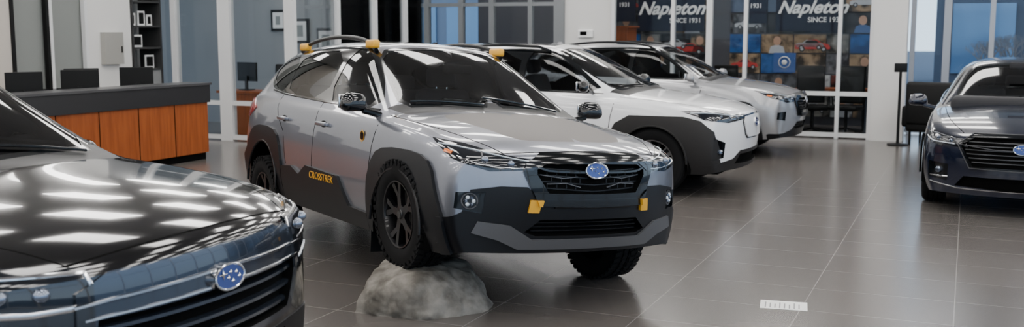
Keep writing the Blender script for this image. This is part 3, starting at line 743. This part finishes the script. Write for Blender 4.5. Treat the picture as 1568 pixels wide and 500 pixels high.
a.b2(X-.15,X,-7,9.9,0,HC,wallm); a.b2(X-.15,X,9.9,10.55,0,HC,beige); a.b2(X-.15,X,11.95,12.85,0,HC,wallm); a.b2(X-.15,X,10.55,11.95,0,.9,wallm); a.b2(X-.15,X,12.85,13.55,0,1.15,greyw);a.b2(X-.15,X,12.85,13.55,2.6,HC,greyw); a.b2(X-.6,X-.5,12.6,13.8,0,HC,greyw)
G(a,'wall_left')
a=M()
shade=mat('window_shade',(.20,.21,.20),0,.6)
a.b2(X-.12,X-.08,10.55,11.95,.9,HC,shade)
for y in(10.58,11.2,11.25,11.92): a.b2(X-.06,X+.02,y-.03,y+.03,.9,HC,blkfr if y<11.23 else frame)
a.b2(X-.06,X+.02,10.55,11.95,.88,.94,blkfr); G(a,'window_1')
a=M(); a.b2(X,X+.1,12.2,12.58,1.27,1.77,mat('metal_panel_grey',(.36,.35,.32),.3,.5)); a.b2(X+.1,X+.11,12.53,12.55,1.45,1.55,dark); G(a,'electrical_panel_box')
a=M(); shelfm=mat('shelf_dark',(.03,.03,.03),0,.5)
a.b2(X-.45,X+.02,12.87,12.90,0,2.6,shelfm); a.b2(X-.45,X+.02,13.50,13.53,0,2.6,shelfm)
for z in(.4,.8,1.15,1.5,1.85,2.25,2.58): a.b2(X-.45,X+.02,12.87,13.53,z,z+.03,shelfm)
shelf=G(a,'display_shelf')
a=M()
for i,(y,z,w,h) in enumerate(((13.0,1.88,.13,.2),(13.2,1.88,.16,.24),(13.38,1.88,.12,.18),(13.1,1.53,.2,.2),(13.35,1.18,.2,.22))):
    a.b2(X-.12,X-.10,y-w/2,y+w/2,z,z+h,white); a.b2(X-.1,X-.098,y-w/2+.025,y+w/2-.025,z+.03,z+h-.03,blkfr)
G(a,'photo_frames',shelf)
def partition(name,x0,x1,y,posts,rails,z1=HC,pw=.05,axis='x',g=True,fm=frame):
    a=M()
    def B(p,q,z0,zz,w,m):
        if axis=='x': a.b2(p,q,y-w,y+w,z0,zz,m)
        else: a.b2(y-w,y+w,p,q,z0,zz,m)
    for p in posts: 
        w=pw
        if isinstance(p,tuple): p,w=p
        B(p-w,p+w,0,z1,.06,fm)
    for z in rails: B(x0,x1,z-.035,z+.035,.045,fm)
    if g: B(x0,x1,.05,z1,.006,pane)
    return G(a,name)
partition('window_2',-12.35,-9.83,13.6,[-12.15,(-11.1,.12),(-9.83,.08)],[.06,.62,3.0])
partition('window_3',13.6,18,-9.83,[14.9,16.1,17.2],[.06,.62,3.0],axis='y')
a=M(); a.b2(-16,-9.9,16.4,16.5,0,HC,greyw); G(a,'wall_office')
a=M()
for (x,z,w,h) in((-12.1,2.0,.34,.4),(-11.62,1.80,.42,.46),(-11.02,1.62,.42,.46),(-10.5,1.9,.3,.4)):
    a.b2(x-w/2,x+w/2,16.36,16.4,z-h/2,z+h/2,blkfr); a.b2(x-w/2+.05,x+w/2-.05,16.35,16.36,z-h/2+.05,z+h/2-.05,wallm); a.b2(x-w/2+.12,x+w/2-.12,16.345,16.35,z-h/2+.12,z+h/2-.12,shade)
G(a,'picture_frames')
wood=noisy(mat('cherry_wood',(.35,.12,.035),0,.4,spec=.3),3,(.22,.050,.010),(.31,.080,.018),0,8)
tcn=[n for n in wood.node_tree.nodes if n.type=='TEX_COORD'][0]; nn=[n for n in wood.node_tree.nodes if n.type=='TEX_NOISE'][0]
mp=wood.node_tree.nodes.new('ShaderNodeMapping'); mp.inputs['Scale'].default_value=(8,8,.7); wood.node_tree.links.new(tcn.outputs['Object'],mp.inputs[0]); wood.node_tree.links.new(mp.outputs[0],nn.inputs[0])
def place(o,b_,a_,rz,z=0):
    c,s=math.cos(TH),math.sin(TH); o.location=(b_*c-a_*s,b_*s+a_*c,z); o.rotation_euler=(0,0,TH+rz)
def ochair(b_,a_,rz,name='office_chair'):
    m=M(); m.rbox((0,0,.47),(.5,.48,.09),.04,blkfr); m.rbox((0,.24,.86),(.48,.07,.66),.03,blkfr,Matrix.Rotation(-.12,3,'X')); m.tube([(0,0,.1),(0,0,.45)],.03,blkfr)
    for i in range(5):
        A=2*math.pi*i/5; m.tube([(0,0,.11),(.3*math.cos(A),.3*math.sin(A),.06)],.02,blkfr); m.add(*ball((.3*math.cos(A),.3*math.sin(A),.03),(.03,.03,.03)),blkfr)
    for s in(-1,1): m.tube([(s*.27,.1,.47),(s*.29,.1,.68),(s*.29,-.15,.69)],.02,blkfr)
    place(m.build(name),b_,a_,rz)
def monitor(b_,a_,z,rz,w=.52,h=.33):
    m=M(); m.rbox((0,0,.32),(w,.035,h),.008,blkfr); m.b2(-.03,.03,0.01,.04,0,.25,blkfr); m.rbox((0,.02,.008),(.24,.18,.016),.006,blkfr); m.b2(-w/2+.02,w/2-.02,-.0195,-.0185,.32-h/2+.015,.32+h/2-.015,gloss)
    place(m.build('computer_monitor',None,smooth=False),b_,a_,rz,z)
a=M(); a.b2(-12.0,-11.2,14.5,15.0,0,.72,wood); a.b2(-12.05,-11.1,14.45,15.05,.72,.76,wood); G(a,'office_desk')
a=M(); a.b2(-10.9,-10.0,14.6,15.1,0,.72,wood);a.b2(-10.95,-9.95,14.55,15.15,.72,.76,wood); G(a,'office_desk')
monitor(-11.6,14.75,.765,2.9); monitor(-10.5,14.85,.765,3.3)
ochair(-11.5,15.6,.2); ochair(-10.5,15.7,-.3)
ctop=mat('counter_stone_dark',(.012,.012,.014),0,.4)
a=M(); bx=-9.72
a.b2(bx-.35,bx-.03,7.0,11.43,.0,.10,dark)
a.b2(bx-.35,bx,7.0,11.46,.10,.80,wood)
a.b2(bx-.40,bx+.03,7.0,11.49,.80,1.04,ctop); a.b2(bx-.42,bx+.05,6.98,11.51,1.04,1.07,mat('counter_edge',(.05,.05,.053),0,.3))
y=11.46
for i in range(7): a.b2(bx,bx+.004,y-.66*(i+1)-.005,y-.66*(i+1)+.005,.10,.80,dark)
G(a,'reception_desk')
a=M(); a.b2(bx-1.3,bx-.45,7.0,11.3,.76,.80,ctop); a.b2(bx-1.25,bx-1.2,7.0,11.3,0,.76,wood); a.b2(bx-.55,bx-.5,7.0,11.3,0,.76,wood); G(a,'work_desk')
for (b_,a_,rz_) in((-10.45,7.75,-2.5),(-10.70,8.45,-2.2),(-10.40,9.0,-1.9),(-10.40,9.85,-2.4),(-10.78,10.25,-2.1),(-10.50,10.95,-2.4)): monitor(b_,a_,.82,rz_,.44,.30)
ochair(-11.6,8.9,1.4); ochair(-11.6,10.3,1.8)
a=M(); a.b2(-6.93,-5.97,18,18.15,0,HC,wallm); a.b2(-9.83,-1.43,18,18.15,3.6,HC,wallm); a.b2(-1.43,-.92,17.85,18.3,0,HC,wallm); G(a,'wall_back')
partition('window_4',-9.83,-6.93,18,[-9.75,-9.0,-8.35,(-7.55,.04),(-6.97,.1)],[.06,2.3,3.58],3.6,fm=mat('frame_grey',(.20,.21,.22),.4,.4))
partition('window_5',-5.97,-1.43,18,[-5.92,-4.81,(-4.16,.05),-3.53,-1.97,-1.46],[.06,.75,3.58],3.6,.03)
a=M(); a.rbox((-6.45,17.97,1.75),(.28,.05,.14),.01,white); a.b2(-6.55,-6.42,17.94,17.945,1.72,1.79,dark); G(a,'thermostat')
a=M(); a.b2(-9.9,-1.2,20.6,20.7,0,HC,mat('wall_paint_charcoal',(.05,.05,.06),0,.6)); G(a,'wall_feature')
a=M(); a.b2(-7.05,-6.95,18.15,20.6,0,HC,wallm); G(a,'wall_divider')
navys=mat('sign_navy',(.005,.008,.024),0,.5,spec=.2)
pal=[((.008,.012,.03),(.09,.12,.18)),((.02,.01,.01),(.22,.035,.02)),((.02,.02,.02),(.22,.21,.19)),((.01,.04,.14),(.02,.10,.30)),((.03,.025,.02),(.30,.21,.13)),((.015,.015,.018),(.12,.12,.13)),((.08,.08,.085),(.42,.42,.42)),((.005,.005,.006),(.035,.035,.04))]
cols=[noisy(mat('photo_print_%d'%i,c[1],0,.5,spec=.2),2.5+i*.6,c[0],c[1],0,8,None,.40,.60) for i,c in enumerate(pal)]
acc_=[mat('print_red',(.42,.025,.02),0,.4),mat('print_silver',(.38,.39,.41),0,.4),mat('print_blue',(.03,.08,.22),0,.4),mat('print_skin',(.40,.23,.15),0,.5),mat('print_dark',(.02,.02,.02),0,.5)]
a=M(); rr=random.Random(5); seq=0
def pic_car(cx,cz,m,s=1.0):
    P=[(-.25,-.05),(-.25,.01),(-.20,.03),(-.13,.035),(-.07,.085),(.06,.09),(.13,.04),(.22,.025),(.25,-.01),(.25,-.05)]
    a.add([(cx+x*s,20.548,cz+z*s) for x,z in P],[list(range(len(P)))],m)
    a.add([(cx+x*s,20.546,cz+z*s) for x,z in [(-.10,.038),(-.06,.074),(.05,.078),(.10,.04)]],[(0,1,2,3)],acc_[4])
    for q in(-.15,.16): a.lathe([(0,0),(.042*s,0)],acc_[4],14,(cx+q*s,20.545,cz-.05*s)); a.lathe([(0,0),(.022*s,0)],acc_[1],12,(cx+q*s,20.543,cz-.05*s))
def pic_person(cx,cz,m):
    a.add([(cx+.075*math.cos(t*.52),20.547,cz+.07+.09*math.sin(t*.52)) for t in range(12)],[list(range(12))],acc_[3])
    a.add([(cx-.16,20.548,cz-.17),(cx-.12,20.548,cz-.04),(cx,20.548,cz),(cx+.12,20.548,cz-.04),(cx+.16,20.548,cz-.17)],[(0,1,2,3,4)],m)
for x0,x1 in((-6.8,-4.75),(-4.35,-1.5)):
    z=.15
    for hgt in(.40,.42,.40,.38,.40,.42,.40,.45,.4):
        x=x0
        while x<x1-.05:
            w=min(rr.choice([.42,.62,.72]),x1-x)
            if x1-(x+w)<.2: w=x1-x
            seq+=1
            a.b2(x+.012,x+w-.012,20.56,20.6,z+.012,z+hgt-.012,cols[rr.choice([0,1,2,2,3,4,5,5,6,7,7])])
            cx,cz=x+w/2,z+hgt/2
            if w>.55 and rr.random()<.6: pic_car(cx,cz-.02,acc_[rr.choice([0,1,0,2,1])],1.05)
            elif rr.random()<.5: pic_person(cx,cz-.02,acc_[rr.choice([0,2,4,1])])
            x+=w
        z+=hgt
pic_car(-5.15,1.45,acc_[0],1.2); pic_car(-2.75,1.52,acc_[0],1.3)
G(a,'photo_collage_poster')
def sign(b0,b1,z0,z1,txt,size):
    a=M(); a.b2(b0,b1,20.50,20.54,z0,z1,navys); o=G(a,'wall_sign')
    for body,sz,zz,xx in txt:
        c=bpy.data.curves.new('lettering','FONT'); c.body=body; c.size=sz; c.shear=.4 if sz>.2 else 0; c.extrude=.004; c.align_x='CENTER'; c.materials.append(white); c.offset=.009 if sz>.2 else .002
        t=link(bpy.data.objects.new('lettering',c),o); t.location=((b0+b1)/2+xx,20.49,zz); t.rotation_euler=(math.pi/2,0,0)
sign(-6.22,-4.85,1.80,3.3,[('Napleton',.36,2.14,0),('SINCE 1931',.13,1.97,.3)],1)
sign(-3.45,-2.2,1.80,3.3,[('Napleton',.34,2.14,.05),('SINCE 1931',.13,1.97,.3)],1)
sign(-6.75,-6.28,2.0,2.5,[('1931',.12,2.3,0)],1)
sign(-4.05,-3.62,1.95,2.5,[('1931',.12,2.25,0)],1)
a=M(); a.b2(-3.47,-3.05,20.5,20.54,1.0,1.38,mat('sign_blue',(.02,.08,.28),0,.5)); 
a.lathe([(.10,0),(.115,-.01),(.10,-.02)],white,28,(-3.26,20.5,1.2)); a.lathe([(0,0),(.05,0),(.0,-.02)],white,12,(-3.26,20.49,1.2)); G(a,'heart_poster')
a=M(); a.b2(-6.8,-6.1,19.4,20.0,0,1.86,wood); a.b2(-6.85,-6.05,19.35,20.05,1.86,1.9,wood); G(a,'wood_cabinet')
ochair(-2.45,18.6,.3); ochair(-1.9,18.75,-.2); ochair(-5.2,18.8,-.4); ochair(-3.9,18.9,2.8)
a=M(); a.b2(-4.9,-3.4,19.5,20.1,.72,.76,wood); a.b2(-4.85,-4.8,19.55,20.05,0,.72,blkfr); a.b2(-3.5,-3.45,19.55,20.05,0,.72,blkfr); G(a,'office_desk')
a=M(); a.b2(-2.9,-1.6,19.4,20.0,.72,.76,wood); a.b2(-2.85,-2.8,19.45,19.95,0,.72,blkfr); a.b2(-1.7,-1.65,19.45,19.95,0,.72,blkfr); G(a,'office_desk')
partition('window_6',-1.2,7,19.4,[-.9,(-.35,.06),.35,(1.15,.09),2.2,3.4,4.6,5.8],[.06,2.6],HC,.04,fm=mat('frame_aluminium',(.34,.36,.40),.4,.4))
a=M(); a.b2(-1.43,-1.2,18.3,19.5,0,HC,wallm); G(a,'wall_entry')
partition('window_7',-7,19.4,6.9,[-5,-3,-1,1,3,5,7,9,11,13,15,17,19],[.06,2.6],HC,.05,axis='y')
partition('window_8',-12.4,7,-6.9,[-11,-9,-7,-5,-3,-1,1,3,5],[.06,2.6],HC,.05)
m=M()
m.rbox((0,0,.32),(.75,.7,.22),.06,blkfr); m.rbox((0,.30,.66),(.75,.16,.68),.06,blkfr); m.rbox((-.36,0,.45),(.14,.7,.34),.05,blkfr); m.rbox((.36,0,.45),(.14,.7,.34),.05,blkfr)
for x in(-.3,.3):
    for y in(-.28,.28): m.tube([(x,y,0),(x,y,.22)],.02,blkfr)
o=m.build('lounge_chair'); o.location=(6.72,16.3,0); o.rotation_euler=(0,0,TH+2.9)
m=M(); m.lathe([(0,0),(.16,0),(.16,.02),(0,.03)],blkfr,24,axis='z'); m.tube([(0,0,.02),(0,0,1.15)],.022,blkfr); m.rbox((0,0,1.22),(.2,.03,.14),.01,blkfr); o=m.build('sign_stand'); o.location=(6.10,16.2,0)
# ================================================================ exterior
a=M(); a.b2(-60,80,24,120,-.2,-.1,mat('asphalt',(.12,.12,.125),0,.9)); a.b2(7.2,60,-40,24,-.2,-.1,mat('asphalt')); a.b2(-60,7.2,-60,-7.2,-.2,-.1,mat('asphalt')); G(a,'parking_lot_ground')
bfac=mat('building_facade',(.075,.08,.095),0,.7); bwin=mat('building_window',(.14,.24,.36),.3,.1)
a=M(); a.b2(-1,24,36,46,-.1,9,bfac)
for i in range(10):
    for j in range(3): a.b2(-.5+i*2.4,1.3+i*2.4,35.9,36,.5+j*2.8,2.7+j*2.8,bwin)
G(a,'office_building')
a=M(); a.b2(-30,-8,46,56,-.1,5,mat('building_facade_light',(.20,.22,.26),0,.7))
for i in range(8): a.b2(-29+i*2.6,-27+i*2.6,45.9,46,.8,3.2,bwin)
G(a,'office_building')
def tree(b_,a_,h):
    m=M(); bark=mat('bark',(.20,.18,.17),0,.9); r=random.Random(int(b_*10)+7)
    def grow(p,d,L,rad,dep):
        q=p+d*L; m.tube([p,(p+q)/2+Vector((r.uniform(-.03,.03),r.uniform(-.03,.03),0)),q],rad,bark,5)
        if dep==0: return
        for k in range(3):
            nd=(d+Vector((r.uniform(-.7,.7),r.uniform(-.7,.7),r.uniform(-.1,.5)))).normalized(); grow(q,nd,L*.72,rad*.6,dep-1)
    grow(Vector((0,0,-.1)),Vector((0,0,1)),h*.22,.035,5)
    place(m.build('bare_shrub'),b_,a_,0)
tree(.3,24.5,2.6); tree(.9,25,2.8); tree(1.8,25,2.6)
w=bpy.data.worlds.new('World'); SC.world=w; w.use_nodes=True; nt=w.node_tree; bg=nt.nodes['Background']
tc=nt.nodes.new('ShaderNodeTexCoord'); sp=nt.nodes.new('ShaderNodeSeparateXYZ'); cr=nt.nodes.new('ShaderNodeValToRGB')
cr.color_ramp.elements[0].position=.0; cr.color_ramp.elements[0].color=(.58,.72,.86,1); cr.color_ramp.elements[1].position=.6; cr.color_ramp.elements[1].color=(.28,.45,.75,1)
nt.links.new(tc.outputs['Generated'],sp.inputs[0]); nt.links.new(sp.outputs[2],cr.inputs[0]); nt.links.new(cr.outputs[0],bg.inputs[0]); bg.inputs[1].default_value=2.8
cam=bpy.data.cameras.new('camera'); co=link(bpy.data.objects.new('camera',cam)); co.location=(0,0,1.743); co.rotation_euler=(math.pi/2-.125,0,0)
cam.sensor_width=36; cam.sensor_fit='HORIZONTAL'; cam.lens=36*1575.6/1568; cam.clip_end=400
cam.dof.use_dof=True; cam.dof.focus_distance=6.7; cam.dof.aperture_fstop=2.6
SC.camera=co
